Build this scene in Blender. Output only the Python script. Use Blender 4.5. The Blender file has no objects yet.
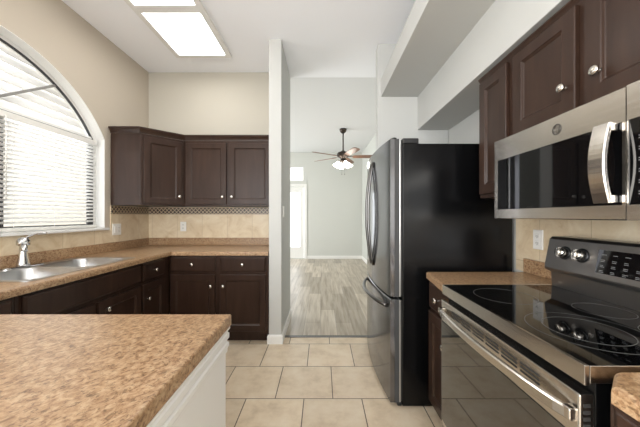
import bpy, bmesh, math, random
from mathutils import Vector, Matrix
random.seed(4)
S = bpy.context.scene
COL = S.collection
PI = math.pi

# ------------------------------------------------------------------ camera
XL, YB, XR, ZC = -2.12, 3.30, 1.29, 3.02
cam = bpy.data.cameras.new('camera')
cam.sensor_width = 36.0
cam.lens = 270.0 / 640 * 36
cam.shift_x = -2.0 / 640
cam.shift_y = 2.5 / 640
cam.clip_start = 0.02
camo = bpy.data.objects.new('camera', cam)
COL.objects.link(camo)
camo.location = (0, 0, 1.265)
camo.rotation_euler = (PI / 2, 0, 0)
S.camera = camo

# ------------------------------------------------------------------ light
S.view_settings.view_transform = 'Standard'
S.view_settings.look = 'None'
S.view_settings.gamma = 1
S.view_settings.use_curve_mapping = False
S.view_settings.exposure = 0.95
W = bpy.data.worlds.new('world')
S.world = W
W.use_nodes = True
W.node_tree.nodes['Background'].inputs[0].default_value = (0.93, 0.97, 1.0, 1)
W.node_tree.nodes['Background'].inputs[1].default_value = 1.45


def area(name, loc, rot, sx, sy, watts, col=(1, 1, 1)):
    l = bpy.data.lights.new(name, 'AREA')
    l.shape = 'RECTANGLE'
    l.size, l.size_y = sx, sy
    l.energy = watts
    l.color = col
    o = bpy.data.objects.new(name, l)
    COL.objects.link(o)
    o.location = loc
    o.rotation_euler = rot
    return o


# daylight at the sink window; the rest is fill at added unseen windows
area('daylight_sink_window', (-2.75, 1.77, 1.95), (0, -PI / 2, 0), 2.2, 2.6, 21, (.97, .985, 1))
area('fill_light_rear', (-0.4, -3.2, 1.65), (PI / 2, 0, 0), 3.0, 2.2, 85, (.97, .985, 1))
area('fill_light_nook', (-2.45, -1.5, 1.5), (0, -PI / 2, 0), 2.0, 2.2, 88, (.97, .985, 1))
area('fill_light_living', (-4.55, 5.6, 1.6), (0, -PI / 2, 0), 2.2, 3.2, 118, (.95, .98, 1.0))
PANEL_STRENGTH = 4.2

# ------------------------------------------------------------------ materials


def lin(c):
    c = c / 255.0
    return c / 12.92 if c <= .04045 else ((c + .055) / 1.055) ** 2.4


def rgb(r, g, b):
    return (lin(r), lin(g), lin(b), 1)


def mat(name, col, rough=.5, metal=0.0, **kw):
    m = bpy.data.materials.new(name)
    m.use_nodes = True
    b = m.node_tree.nodes['Principled BSDF']
    b.inputs['Base Color'].default_value = col
    b.inputs['Roughness'].default_value = rough
    b.inputs['Metallic'].default_value = metal
    for k, v in kw.items():
        b.inputs[k.replace('_', ' ')].default_value = v
    return m


class NT:
    def __init__(self, m):
        self.t = m.node_tree
        self.b = self.t.nodes['Principled BSDF']

    def n(self, typ, **kw):
        nd = self.t.nodes.new(typ)
        for k, v in kw.items():
            if k in ('i',):
                for kk, vv in v.items():
                    nd.inputs[kk].default_value = vv
            else:
                setattr(nd, k, v)
        return nd

    def l(self, a, b):
        self.t.links.new(a, b)

    def coords(self, scale=(1, 1, 1), loc=(0, 0, 0), rot=(0, 0, 0)):
        tc = self.n('ShaderNodeTexCoord')
        mp = self.n('ShaderNodeMapping')
        mp.inputs['Scale'].default_value = scale
        mp.inputs['Location'].default_value = loc
        mp.inputs['Rotation'].default_value = rot
        self.l(tc.outputs['Object'], mp.inputs['Vector'])
        return mp.outputs['Vector']

    def ramp(self, fac, stops, interp='LINEAR'):
        r = self.n('ShaderNodeValToRGB')
        r.color_ramp.interpolation = interp
        els = r.color_ramp.elements
        while len(els) < len(stops):
            els.new(.5)
        for e, (p, c) in zip(els, stops):
            e.position = p
            e.color = c
        self.l(fac, r.inputs['Fac'])
        return r.outputs['Color']

    def mix(self, fac, a, b, mode='MIX'):
        x = self.n('ShaderNodeMixRGB', blend_type=mode)
        for s, v in ((0, fac), (1, a), (2, b)):
            if hasattr(v, 'is_linked') or hasattr(v, 'links'):
                self.l(v, x.inputs[s])
            else:
                x.inputs[s].default_value = v
        return x.outputs[0]

    def bump(self, h, strength=.1, dist=.01):
        b = self.n('ShaderNodeBump')
        b.inputs['Strength'].default_value = strength
        b.inputs['Distance'].default_value = dist
        self.l(h, b.inputs['Height'])
        self.l(b.outputs['Normal'], self.b.inputs['Normal'])


def paint(name, col, rough=.75):
    m = mat(name, col, rough)
    t = NT(m)
    n = t.n('ShaderNodeTexNoise', i={'Scale': 90.0, 'Detail': 3.0})
    t.l(t.coords(), n.inputs['Vector'])
    t.bump(n.outputs['Fac'], .08, .004)
    return m


M = {}
M['wall_beige'] = paint('beige wall paint', rgb(189, 178, 162))
M['wall_cream'] = paint('cream wall paint', rgb(183, 177, 164))
M['wall_grey'] = paint('pale grey wall paint', rgb(202, 203, 197))
M['wall_white'] = paint('white wall paint', rgb(193, 193, 189))
M['ceiling_shaded'] = paint('ceiling paint toned down for shade', rgb(224, 225, 225), .85)  # ceiling paint toned darker, standing in for dimmer light over the living room
M['ceiling'] = paint('ceiling paint', rgb(246, 247, 250), .85)
M['trim_white'] = mat('white trim paint', rgb(232, 231, 227), .35)
M['plastic'] = mat('white plastic', rgb(236, 234, 228), .35)
M['slot'] = mat('dark slot', rgb(40, 38, 36), .6)
M['grey_frame'] = mat('grey window frame', rgb(140, 138, 134), .45)
M['nickel'] = mat('brushed nickel', rgb(205, 200, 192), .25, 1.0)
M['chrome'] = mat('chrome', rgb(215, 215, 215), .1, 1.0)
M['black'] = mat('black enamel', rgb(9, 9, 10), .24, Specular_IOR_Level=.3)
M['blackglass'] = mat('black glass', rgb(9, 9, 10), .04)
M['ovenglass'] = mat('reflective oven glass', rgb(12, 12, 12), .04, IOR=2.3)
M['blackplastic'] = mat('black plastic', rgb(22, 22, 23), .4)
M['ring'] = mat('printed grey ring', rgb(84, 84, 82), .3)
M['print'] = mat('pale grey print', rgb(125, 125, 125), .5)
M['darksteel'] = mat('dark stainless steel', rgb(108, 106, 104), .28, 1.0)
M['range_steel'] = mat('grey range fascia steel', rgb(150, 147, 144), .36, 1.0)
M['bronze'] = mat('dark bronze', rgb(70, 62, 56), .35, .9)
M['blade'] = mat('brown fan blade', rgb(120, 84, 62), .4)
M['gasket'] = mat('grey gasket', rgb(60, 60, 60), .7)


def steel():
    m = mat('brushed stainless steel', rgb(198, 192, 184), .24, 1.0)
    t = NT(m)
    n = t.n('ShaderNodeTexNoise', i={'Scale': 1.0, 'Detail': 4.0})
    t.l(t.coords((40, 2, 160)), n.inputs['Vector'])
    c = t.ramp(n.outputs['Fac'], [(.3, rgb(208, 202, 194)), (.7, rgb(216, 210, 202))])
    t.l(c, t.b.inputs['Base Color'])
    r = t.ramp(n.outputs['Fac'], [(.3, (.22, .22, .22, 1)), (.7, (.27, .27, .27, 1))])
    t.l(r, t.b.inputs['Roughness'])
    return m


M['steel'] = steel()
M['fridge_steel'] = mat('fridge door steel', rgb(118, 118, 121), .15, 1.0)
M['sink_steel'] = mat('satin sink steel', rgb(205, 205, 205), .3, 1.0)


def espresso():
    m = mat('espresso stained wood', rgb(62, 46, 40), .3, Specular_IOR_Level=.25)
    t = NT(m)
    n = t.n('ShaderNodeTexNoise', i={'Scale': 3.0, 'Detail': 5.0, 'Distortion': .4})
    t.l(t.coords((6, 6, .9)), n.inputs['Vector'])
    c = t.ramp(n.outputs['Fac'], [(.25, rgb(45, 31, 24)), (.55, rgb(55, 39, 31)), (.8, rgb(65, 47, 38))])
    t.l(c, t.b.inputs['Base Color'])
    return m


M['espresso'] = espresso()


def counter():
    m = mat('speckled brown laminate', rgb(180, 145, 108), .3)
    t = NT(m)
    v = t.coords((1, 1, 1), rot=(0, 0, .6))
    n1 = t.n('ShaderNodeTexNoise', i={'Scale': 80.0, 'Detail': 5.0, 'Roughness': .7, 'Distortion': .5})
    n2 = t.n('ShaderNodeTexNoise', i={'Scale': 140.0, 'Detail': 4.0, 'Roughness': .65, 'Distortion': .6})
    n3 = t.n('ShaderNodeTexNoise', i={'Scale': 9.0, 'Detail': 3.0})
    mp = t.n('ShaderNodeMapping')
    mp.inputs['Scale'].default_value = (1, .7, 1)
    t.l(v, mp.inputs['Vector'])
    for n in (n1, n2, n3):
        t.l(mp.outputs['Vector'], n.inputs['Vector'])
    c = t.ramp(n1.outputs['Fac'], [(.30, rgb(112, 82, 58)), (.42, rgb(160, 126, 94)), (.52, rgb(188, 156, 122)), (.64, rgb(206, 180, 148)), (.78, rgb(176, 138, 104))])
    d = t.ramp(n2.outputs['Fac'], [(.36, (0.28, .22, .17, 1)), (.46, (1, 1, 1, 1))])
    c = t.mix(.75, c, d, 'MULTIPLY')
    e = t.ramp(n3.outputs['Fac'], [(.3, (.88, .86, .84, 1)), (.7, (1, 1, 1, 1))])
    c = t.mix(1.0, c, e, 'MULTIPLY')
    c = t.mix(1.0, c, (.86, .83, .785, 1), 'MULTIPLY')
    t.l(c, t.b.inputs['Base Color'])
    return m


M['counter'] = counter()


def floor_tile():
    m = mat('beige ceramic floor tile', rgb(196, 178, 152), .32)
    t = NT(m)
    v = t.coords(loc=(8.125, 7.73, 0))
    b = t.n('ShaderNodeTexBrick', offset=.5, offset_frequency=2)
    b.inputs['Scale'].default_value = 1.0
    b.inputs['Brick Width'].default_value = .4
    b.inputs['Row Height'].default_value = .4
    b.inputs['Mortar Size'].default_value = .0035
    b.inputs['Mortar Smooth'].default_value = .1
    b.inputs['Color1'].default_value = (.92, .92, .92, 1)
    b.inputs['Color2'].default_value = (1.06, 1.06, 1.06, 1)
    b.inputs['Mortar'].default_value = (1, 1, 1, 1)
    t.l(v, b.inputs['Vector'])
    n = t.n('ShaderNodeTexNoise', i={'Scale': 7.0, 'Detail': 6.0, 'Roughness': .65})
    t.l(v, n.inputs['Vector'])
    c = t.ramp(n.outputs['Fac'], [(.28, rgb(193, 173, 146)), (.5, rgb(213, 195, 169)), (.75, rgb(222, 208, 186))])
    c = t.mix(1.0, c, b.outputs['Color'], 'MULTIPLY')
    c = t.mix(b.outputs['Fac'], c, rgb(92, 82, 70))
    t.l(c, t.b.inputs['Base Color'])
    inv = t.n('ShaderNodeMath', operation='SUBTRACT')
    inv.inputs[0].default_value = 1
    t.l(b.outputs['Fac'], inv.inputs[1])
    t.bump(inv.outputs[0], .5, .002)
    return m


M['floor_tile'] = floor_tile()


def wood_floor():
    m = mat('grey brown plank floor', rgb(160, 150, 135), .32)
    t = NT(m)
    v = t.coords(rot=(0, 0, PI / 2), loc=(20, 20, 0))
    b = t.n('ShaderNodeTexBrick', offset=.37, offset_frequency=2)
    b.inputs['Scale'].default_value = 1.0
    b.inputs['Brick Width'].default_value = 1.2
    b.inputs['Row Height'].default_value = .185
    b.inputs['Mortar Size'].default_value = .002
    b.inputs['Color1'].default_value = (.66, .64, .61, 1)
    b.inputs['Color2'].default_value = (1.12, 1.12, 1.12, 1)
    b.inputs['Mortar'].default_value = (.5, .5, .5, 1)
    t.l(v, b.inputs['Vector'])
    n = t.n('ShaderNodeTexNoise', i={'Scale': 2.4, 'Detail': 4.0, 'Roughness': .55, 'Distortion': .3})
    t.l(t.coords((9, .6, 1)), n.inputs['Vector'])
    c = t.ramp(n.outputs['Fac'], [(.28, rgb(142, 129, 112)), (.5, rgb(180, 169, 152)), (.75, rgb(202, 193, 180))])
    c = t.mix(1.0, c, b.outputs['Color'], 'MULTIPLY')
    t.l(c, t.b.inputs['Base Color'])
    return m


M['wood_floor'] = wood_floor()


def travertine(name, rot):
    m = mat(name, rgb(206, 180, 142), .4)
    t = NT(m)
    v = t.coords(loc=(10, 10, 10), rot=rot)
    n = t.n('ShaderNodeTexNoise', i={'Scale': 6.0, 'Detail': 7.0, 'Roughness': .65, 'Distortion': .8})
    t.l(v, n.inputs['Vector'])
    c = t.ramp(n.outputs['Fac'], [(.25, rgb(192, 166, 130)), (.42, rgb(216, 196, 164)), (.6, rgb(228, 212, 184)), (.8, rgb(233, 222, 200))])
    b = t.n('ShaderNodeTexBrick', offset=0.0)
    b.inputs['Scale'].default_value = 1.0
    b.inputs['Brick Width'].default_value = .305
    b.inputs['Row Height'].default_value = .305
    b.inputs['Mortar Size'].default_value = .0018
    b.inputs['Color1'].default_value = (.94, .92, .9, 1)
    b.inputs['Color2'].default_value = (1, 1, 1, 1)
    t.l(v, b.inputs['Vector'])
    c = t.mix(1.0, c, b.outputs['Color'], 'MULTIPLY')
    c = t.mix(b.outputs['Fac'], c, rgb(186, 164, 132))
    t.l(c, t.b.inputs['Base Color'])
    return m


M['tile_back'] = travertine('travertine back wall', (-PI / 2, 0, 0))
M['tile_side'] = travertine('travertine side wall', (-PI / 2, -PI / 2, 0))


def mosaic(name, axis):
    # diamond lattice of dark and light chips
    m = mat(name, rgb(60, 46, 38), .3)
    t = NT(m)
    tc = t.n('ShaderNodeTexCoord')
    sp = t.n('ShaderNodeSeparateXYZ')
    t.l(tc.outputs['Object'], sp.inputs[0])
    cb = t.n('ShaderNodeCombineXYZ')

    def mth(op, a, bb):
        x = t.n('ShaderNodeMath', operation=op)
        for k, q in ((0, a), (1, bb)):
            if hasattr(q, 'links'):
                t.l(q, x.inputs[k])
            else:
                x.inputs[k].default_value = q
        return x.outputs[0]
    t.l(mth('ADD', sp.outputs[axis], sp.outputs[2]), cb.inputs[0])
    t.l(mth('SUBTRACT', sp.outputs[axis], sp.outputs[2]), cb.inputs[1])
    b = t.n('ShaderNodeTexBrick', offset=0.0)
    b.inputs['Scale'].default_value = 1.0
    b.inputs['Brick Width'].default_value = .046
    b.inputs['Row Height'].default_value = .046
    b.inputs['Mortar Size'].default_value = .0055
    b.inputs['Color1'].default_value = rgb(44, 33, 28)
    b.inputs['Color2'].default_value = rgb(74, 56, 46)
    b.inputs['Mortar'].default_value = rgb(205, 185, 155)
    t.l(cb.outputs[0], b.inputs['Vector'])
    t.l(b.outputs['Color'], t.b.inputs['Base Color'])
    return m


M['mosaic_back'] = mosaic('diamond mosaic back', 0)
M['mosaic_side'] = mosaic('diamond mosaic side', 1)


def emis(name, col, s):
    m = mat(name, col, .5)
    b = m.node_tree.nodes['Principled BSDF']
    b.inputs['Emission Color'].default_value = col
    b.inputs['Emission Strength'].default_value = s
    return m


M['panel'] = emis('lit ceiling panel', (1, .99, .97, 1), PANEL_STRENGTH)
M['bulb'] = emis('lit frosted glass', (1, .94, .85, 1), 6.0)


def thin_glass():
    m = bpy.data.materials.new('window glass')
    m.use_nodes = True
    t = m.node_tree
    t.nodes.clear()
    o = t.nodes.new('ShaderNodeOutputMaterial')
    a = t.nodes.new('ShaderNodeBsdfTransparent')
    g = t.nodes.new('ShaderNodeBsdfGlossy')
    g.inputs['Roughness'].default_value = .02
    x = t.nodes.new('ShaderNodeMixShader')
    x.inputs[0].default_value = .06
    t.links.new(a.outputs[0], x.inputs[1])
    t.links.new(g.outputs[0], x.inputs[2])
    t.links.new(x.outputs[0], o.inputs[0])
    return m


M['glass'] = thin_glass()


def translucent():
    m = bpy.data.materials.new('white blind slat')
    m.use_nodes = True
    t = m.node_tree
    t.nodes.clear()
    o = t.nodes.new('ShaderNodeOutputMaterial')
    a = t.nodes.new('ShaderNodeBsdfDiffuse')
    a.inputs[0].default_value = (.88, .87, .85, 1)
    g = t.nodes.new('ShaderNodeBsdfTranslucent')
    g.inputs[0].default_value = (.9, .89, .86, 1)
    x = t.nodes.new('ShaderNodeMixShader')
    x.inputs[0].default_value = .2
    t.links.new(a.outputs[0], x.inputs[1])
    t.links.new(g.outputs[0], x.inputs[2])
    t.links.new(x.outputs[0], o.inputs[0])
    return m


M['slat'] = translucent()

# ------------------------------------------------------------------ mesh helpers


def add_box(bm, a, b, bevel=0.0, seg=2):
    lo = [min(a[i], b[i]) for i in range(3)]
    hi = [max(a[i], b[i]) for i in range(3)]
    tmp = bmesh.new()
    bmesh.ops.create_cube(tmp, size=1)
    for v in tmp.verts:
        v.co = Vector([lo[i] + (v.co[i] + .5) * (hi[i] - lo[i]) for i in range(3)])
    if bevel:
        bmesh.ops.bevel(tmp, geom=tmp.edges[:], offset=bevel, segments=seg, profile=.5, affect='EDGES')
    merge(bm, tmp)


def merge(bm, tmp, mx=None):
    vs = {}
    for v in tmp.verts:
        vs[v] = bm.verts.new(mx @ v.co if mx else v.co)
    for f in tmp.faces:
        try:
            nf = bm.faces.new([vs[v] for v in f.verts])
            nf.smooth = f.smooth
        except ValueError:
            pass
    tmp.free()


def loft(bm, loops, cap0=True, cap1=True, closed=False, smooth=False):
    rows = [[bm.verts.new(p) for p in lp] for lp in loops]
    n = len(rows[0])
    prs = list(zip(rows, rows[1:]))
    if closed:
        prs.append((rows[-1], rows[0]))
    for r0, r1 in prs:
        for i in range(n):
            j = (i + 1) % n
            f = bm.faces.new((r0[i], r0[j], r1[j], r1[i]))
            f.smooth = smooth
    if cap0 and not closed:
        bm.faces.new(rows[0][::-1])
    if cap1 and not closed:
        bm.faces.new(rows[-1])


def add_lathe(bm, origin, axis, prof, n=24, smooth=True):
    """prof: (radius, distance along axis)"""
    axis = Vector(axis).normalized()
    up = Vector((0, 0, 1)) if abs(axis.z) < .9 else Vector((1, 0, 0))
    u = axis.cross(up).normalized()
    w = axis.cross(u)
    o = Vector(origin)
    loops = [[o + axis * d + (u * math.cos(2 * PI * k / n) + w * math.sin(2 * PI * k / n)) * max(r, 1e-4) for k in range(n)] for r, d in prof]
    loft(bm, loops, smooth=smooth)


def add_cyl(bm, a, b, r, r2=None, n=20):
    a, b = Vector(a), Vector(b)
    add_lathe(bm, a, b - a, [(r, 0), (r if r2 is None else r2, (b - a).length)], n)


def add_tube(bm, pts, rad, n=10, flat=None):
    """tube along points; rad number or list; flat=(su,sw) scales cross-section"""
    pts = [Vector(p) for p in pts]
    if not isinstance(rad, (list, tuple)):
        rad = [rad] * len(pts)
    loops = []
    prev = None
    for i, p in enumerate(pts):
        d = (pts[min(i + 1, len(pts) - 1)] - pts[max(i - 1, 0)]).normalized()
        if prev is None:
            up = Vector((0, 0, 1)) if abs(d.z) < .9 else Vector((1, 0, 0))
            u = d.cross(up).normalized()
        else:
            u = (prev - d * prev.dot(d)).normalized()
        prev = u
        w = d.cross(u)
        su, sw = flat or (1, 1)
        loops.append([p + (u * math.cos(2 * PI * k / n) * su + w * math.sin(2 * PI * k / n) * sw) * rad[i] for k in range(n)])
    loft(bm, loops, smooth=True)


def add_prism(bm, pts, z0, z1):
    loft(bm, [[(x, y, z0) for x, y in pts], [(x, y, z1) for x, y in pts]])


def add_ring(bm, c, r0, r1, z, h, n=48):
    cx, cy = c
    ang = [2 * PI * k / n for k in range(n)]
    loops = [[(cx + r * math.cos(a), cy + r * math.sin(a), zz) for a in ang] for r, zz in ((r0, z), (r1, z), (r1, z + h), (r0, z + h))]
    loft(bm, loops, closed=True)


def add_moulding(bm, path, prof, side=1, ghost0=None, ghost1=None):
    """sweep a closed profile (out, z) along a 2-D path with mitred corners"""
    P = [Vector((p[0], p[1])) for p in path]
    ext = ([Vector(ghost0)] if ghost0 else []) + P + ([Vector(ghost1)] if ghost1 else [])
    off = 1 if ghost0 else 0
    loops = []
    for i, p in enumerate(P):
        k = i + off
        ns = []
        if k > 0:
            d = (ext[k] - ext[k - 1]).normalized()
            ns.append(Vector((-d.y, d.x)) * side)
        if k < len(ext) - 1:
            d = (ext[k + 1] - ext[k]).normalized()
            ns.append(Vector((-d.y, d.x)) * side)
        m = sum(ns, Vector((0, 0)))
        m.normalize()
        m /= max(m.dot(ns[0]), .2)
        loops.append([(p.x + m.x * o, p.y + m.y * o, z) for o, z in prof])
    loft(bm, loops)


def rrect(x0, y0, x1, y1, r, z, n=6):
    pts = []
    for cx, cy, a0 in ((x1 - r, y1 - r, 0), (x0 + r, y1 - r, PI / 2), (x0 + r, y0 + r, PI), (x1 - r, y0 + r, 1.5 * PI)):
        for k in range(n + 1):
            a = a0 + PI / 2 * k / n
            pts.append((cx + r * math.cos(a), cy + r * math.sin(a), z))
    return pts


def fill_loops(bm, loops):
    """planar polygon with holes"""
    es = []
    for lp in loops:
        vs = [bm.verts.new(p) for p in lp]
        for i in range(len(vs)):
            es.append(bm.edges.new((vs[i], vs[(i + 1) % len(vs)])))
    r = bmesh.ops.triangle_fill(bm, use_beauty=True, use_dissolve=False, edges=es)
    return [f for f in r['geom'] if isinstance(f, bmesh.types.BMFace)]


def extrude_faces(bm, faces, vec):
    r = bmesh.ops.extrude_face_region(bm, geom=faces)
    vs = [v for v in r['geom'] if isinstance(v, bmesh.types.BMVert)]
    bmesh.ops.translate(bm, verts=vs, vec=vec)


def obj(name, bm, m, parent=None, loc=None, label=None):
    """link bm (authored in world space) as one mesh object"""
    bmesh.ops.recalc_face_normals(bm, faces=bm.faces[:])
    me = bpy.data.meshes.new(name)
    o = bpy.data.objects.new(name, me)
    base = Vector((0, 0, 0))
    p = parent
    while p is not None:
        base += p.location
        p = p.parent
    if loc is not None:
        o.location = Vector(loc) - base
        base = Vector(loc)
    bm.transform(Matrix.Translation(-base))
    bm.to_mesh(me)
    bm.free()
    me.materials.append(m)
    COL.objects.link(o)
    if parent is not None:
        o.parent = parent
    if label:
        o['label'] = label
    return o


def thing(name, label, cat, loc, group=None):
    o = bpy.data.objects.new(name, None)
    COL.objects.link(o)
    o.location = loc
    o.empty_display_size = .1
    o['label'] = label
    o['category'] = cat
    if group:
        o['group'] = group
    return o


def tag(o, label, cat, group=None):
    o['label'] = label
    o['category'] = cat
    if group:
        o['group'] = group
    return o


def struct(name, bm, m, parent=None, label=None):
    o = obj(name, bm, m, parent)
    if parent is None:
        o['kind'] = 'structure'
    if label:
        o['label'] = label
    return o


def box_bm(*boxes, bevel=0.0):
    bm = bmesh.new()
    for a, b in boxes:
        add_box(bm, a, b, bevel)
    return bm


# ------------------------------------------------------------------ the room
YR = -3.0      # rear wall of the space behind the camera
YT = 2.83      # where the tile meets the planks
XLL = -4.3     # left wall of the living room
YF = 8.0       # far wall of the living room
XRR = 1.19     # right wall of the living room
T = .14

struct('floor', box_bm(((XL - T, YR - T, -.1), (XR + T, YT, 0))), M['floor_tile'], label='beige ceramic tile floor of the kitchen')
struct('floor_living', box_bm(((XLL - T, YT, -.1), (XR + T, YF + T, -.001))), M['wood_floor'], label='grey brown plank floor beyond the kitchen')
struct('ceiling', box_bm(((XL - T, YR - T, ZC), (XR + T, 3.42, ZC + .1))), M['ceiling'])
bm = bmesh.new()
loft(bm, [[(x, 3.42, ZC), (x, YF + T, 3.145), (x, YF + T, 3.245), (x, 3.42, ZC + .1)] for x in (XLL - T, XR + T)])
struct('ceiling_living', bm, M['ceiling_shaded'])

# left wall with the arched window opening
WC, WZC, WR, WSP, WSILL = 1.74, 1.492, 1.034, 2.01, 1.15
WHALF = math.sqrt(WR ** 2 - (WSP - WZC) ** 2)


def arch_pts(inset=0.0, n=36, z0=None):
    r = WR - inset
    half = WHALF - inset
    z0 = WSILL + inset if z0 is None else z0
    a0 = math.acos(half / r)
    pts = [(WC - half, z0), (WC + half, z0)]
    for k in range(n + 1):
        a = a0 + (PI - 2 * a0) * k / n
        pts.append((WC + r * math.cos(a), WZC + r * math.sin(a)))
    return pts


bm = bmesh.new()
fs = fill_loops(bm, [[(XL, YR - T, 0), (XL, YB + .12, 0), (XL, YB + .12, ZC), (XL, YR - T, ZC)], [(XL, y, z) for y, z in arch_pts()],
                     [(XL, -2.6, .5), (XL, -.4, .5), (XL, -.4, 2.5), (XL, -2.6, 2.5)]])  # opening of the added nook window
extrude_faces(bm, fs, (-T, 0, 0))
struct('wall_left', bm, M['wall_beige'])

bm = box_bm(((XLL, YB, 0), (XL - T - .001, YB + .12, ZC)), ((XL + .0005, YB, 0), (-.5275, YB + .12, ZC)))
struct('wall_back', bm, M['wall_cream'])
struct('wall_partition', box_bm(((-.527, 2.675, 0), (-.402, YB + .13, ZC)), bevel=.006), M['wall_white'], label='white partition wall end beside the opening')
struct('wall_right', box_bm(((XR, YR - T, 0), (XR + T, 2.87, ZC))), M['wall_white'])
struct('wall_fridge', box_bm(((.57, 2.75, 0), (XR - .001, 2.87, ZC)), bevel=.006), M['wall_white'], label='white wall end behind the refrigerator')
bm = box_bm(((.60, YR, 2.477), (XR - .001, 2.749, 2.654)), ((.972, YR, 2.14), (XR - .001, 2.749, 2.4765)), bevel=.003)
struct('ceiling_soffit', bm, M['wall_white'], label='stepped white soffit above the right cabinets')
# rear wall with an added unseen window, fill from behind the camera
bm = bmesh.new()
fs = fill_loops(bm, [[(XL, YR, 0), (XR, YR, 0), (XR, YR, ZC), (XL, YR, ZC)], [(-1.8, YR, .6), (1.0, YR, .6), (1.0, YR, 2.6), (-1.8, YR, 2.6)]])
extrude_faces(bm, fs, (0, -T, 0))
struct('wall_rear', bm, M['wall_beige'])
# living room
DX1, DX0, DZ = -.53, -1.43, 2.13
bm = bmesh.new()
fs = fill_loops(bm, [[(XLL, YF, 0), (XR, YF, 0), (XR, YF, 3.2), (XLL, YF, 3.2)],
                     [(DX0, YF, .002), (DX1, YF, .002), (DX1, YF, DZ), (DX0, YF, DZ)],
                     [(DX0, YF, 2.30), (DX1 - .01, YF, 2.30), (DX1 - .01, YF, 2.73), (DX0, YF, 2.73)]])
extrude_faces(bm, fs, (0, T, 0))
struct('wall_far', bm, M['wall_grey'])
struct('wall_living_right', box_bm(((XRR, 2.8705, 0), (XR + T, YF - .001, 3.2))), M['wall_grey'])
bm = bmesh.new()
fs = fill_loops(bm, [[(XLL, YB, 0), (XLL, YF + T, 0), (XLL, YF + T, 3.2), (XLL, YB, 3.2)], [(XLL, 4.1, .5), (XLL, 7.1, .5), (XLL, 7.1, 2.6), (XLL, 4.1, 2.6)]])  # opening of the added fill window
extrude_faces(bm, fs, (-T, 0, 0))
struct('wall_living_left', bm, M['wall_grey'])

# backsplash tile and mosaic border (fixed to the walls)
bm = box_bm(((XL, .0, 1.0), (XL + .008, YB - .009, WSILL - .02)), ((XL, 2.70, WSILL - .02), (XL + .008, YB - .009, 1.369)))
struct('trim_1', bm, M['tile_side'], label='beige travertine tile on the left wall')
struct('trim_2', box_bm(((XL, YB - .008, 1.0), (-.528, YB, 1.369))), M['tile_back'], label='beige travertine tile on the back wall')
struct('trim_3', box_bm(((XL + .008, 2.70, 1.288), (XL + .012, YB - .013, 1.362))), M['mosaic_side'], label='brown diamond mosaic border on the left wall')
struct('trim_4', box_bm(((XL + .012, YB - .012, 1.288), (-.528, YB - .008, 1.362))), M['mosaic_back'], label='brown diamond mosaic border on the back wall')
struct('trim_5', box_bm(((XR - .008, .0, .914), (XR, 1.785, 1.45))), M['tile_side'], label='beige travertine tile behind the range')

# baseboards
BP = [(0, 0), (.014, 0), (.014, .075), (.008, .09), (0, .09)]
bm = bmesh.new()
add_moulding(bm, [(-.527, 2.676), (-.527, 2.675), (-.402, 2.675), (-.402, YB + .13)], BP, side=-1)
struct('baseboard_partition', bm, M['trim_white'])
bm = bmesh.new()
add_moulding(bm, [(DX1 + .09, YF), (XRR, YF), (XRR, 2.875)], [(o, z - .001) for o, z in BP], side=-1)
struct('baseboard_far', bm, M['trim_white'])
bm = bmesh.new()
add_moulding(bm, [(.57, 2.87), (.57, 2.75), (.66, 2.75)], BP, side=-1)
struct('baseboard_fridge', bm, M['trim_white'])
struct('trim_6', box_bm(((-.40, YT - .022, 0), (.57, YT + .022, .007)), bevel=.003), M['darksteel'], label='threshold strip between tile and planks')

# window 1: frame, sunburst bars, panes, sill
FX0, FX1 = XL - .135, XL - .088
bm = bmesh.new()
fo, fi = arch_pts(.001), arch_pts(.032)
loft(bm, [[(FX0, y, z) for y, z in fo], [(FX1, y, z) for y, z in fo], [(FX1, y, z) for y, z in fi], [(FX0, y, z) for y, z in fi]], closed=True)
add_box(bm, (FX0, WC - WHALF + .03, WSP - .008), (FX1, WC + WHALF - .03, WSP + .010))
add_box(bm, (FX0, WC - .03, WSILL + .03), (FX1, WC + .03, WSP - .008))
win = struct('window_1', bm, M['trim_white'], label='wide arched window above the sink')
bm = bmesh.new()
for a in (34, 90, 146):
    a = math.radians(a)
    hub = Vector((FX1 - .012, WC, WSP))
    d = Vector((0, math.cos(a), math.sin(a)))
    # distance to the arch
    bq = d.z * (WSP - WZC)
    ln = -bq + math.sqrt(bq * bq - ((WSP - WZC) ** 2 - (WR - .03) ** 2))
    q = Vector((0, -d.z, d.y)) * .009
    loft(bm, [[hub + d * t + q + Vector((.008, 0, 0)), hub + d * t - q + Vector((.008, 0, 0)), hub + d * t - q - Vector((.012, 0, 0)), hub + d * t + q - Vector((.012, 0, 0))] for t in (.02, ln)])
struct('glazing_bars', bm, M['grey_frame'], win, label='grey sunburst bars of the arch')
bm = bmesh.new()
vs = [bm.verts.new((FX0 + .012, y, z)) for y, z in arch_pts(.02)]
bm.faces.new(vs)
struct('pane', bm, M['glass'], win)
bm = bmesh.new()
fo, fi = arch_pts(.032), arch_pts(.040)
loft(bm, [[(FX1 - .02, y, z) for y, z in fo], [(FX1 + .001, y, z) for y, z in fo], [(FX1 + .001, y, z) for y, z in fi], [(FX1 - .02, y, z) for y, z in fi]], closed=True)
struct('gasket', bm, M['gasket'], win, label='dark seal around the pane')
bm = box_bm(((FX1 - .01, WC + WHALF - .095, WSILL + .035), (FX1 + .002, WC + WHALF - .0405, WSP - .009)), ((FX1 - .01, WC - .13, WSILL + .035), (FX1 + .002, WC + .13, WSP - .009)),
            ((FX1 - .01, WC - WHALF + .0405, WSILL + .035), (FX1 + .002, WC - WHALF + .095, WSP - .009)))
add_box(bm, (FX1 - .01, WC - WHALF + .1, WSP - .034), (FX1 + .002, WC + WHALF - .1, WSP - .0085))  # dark strips paint shade on the window frame and under its crossbar
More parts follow.
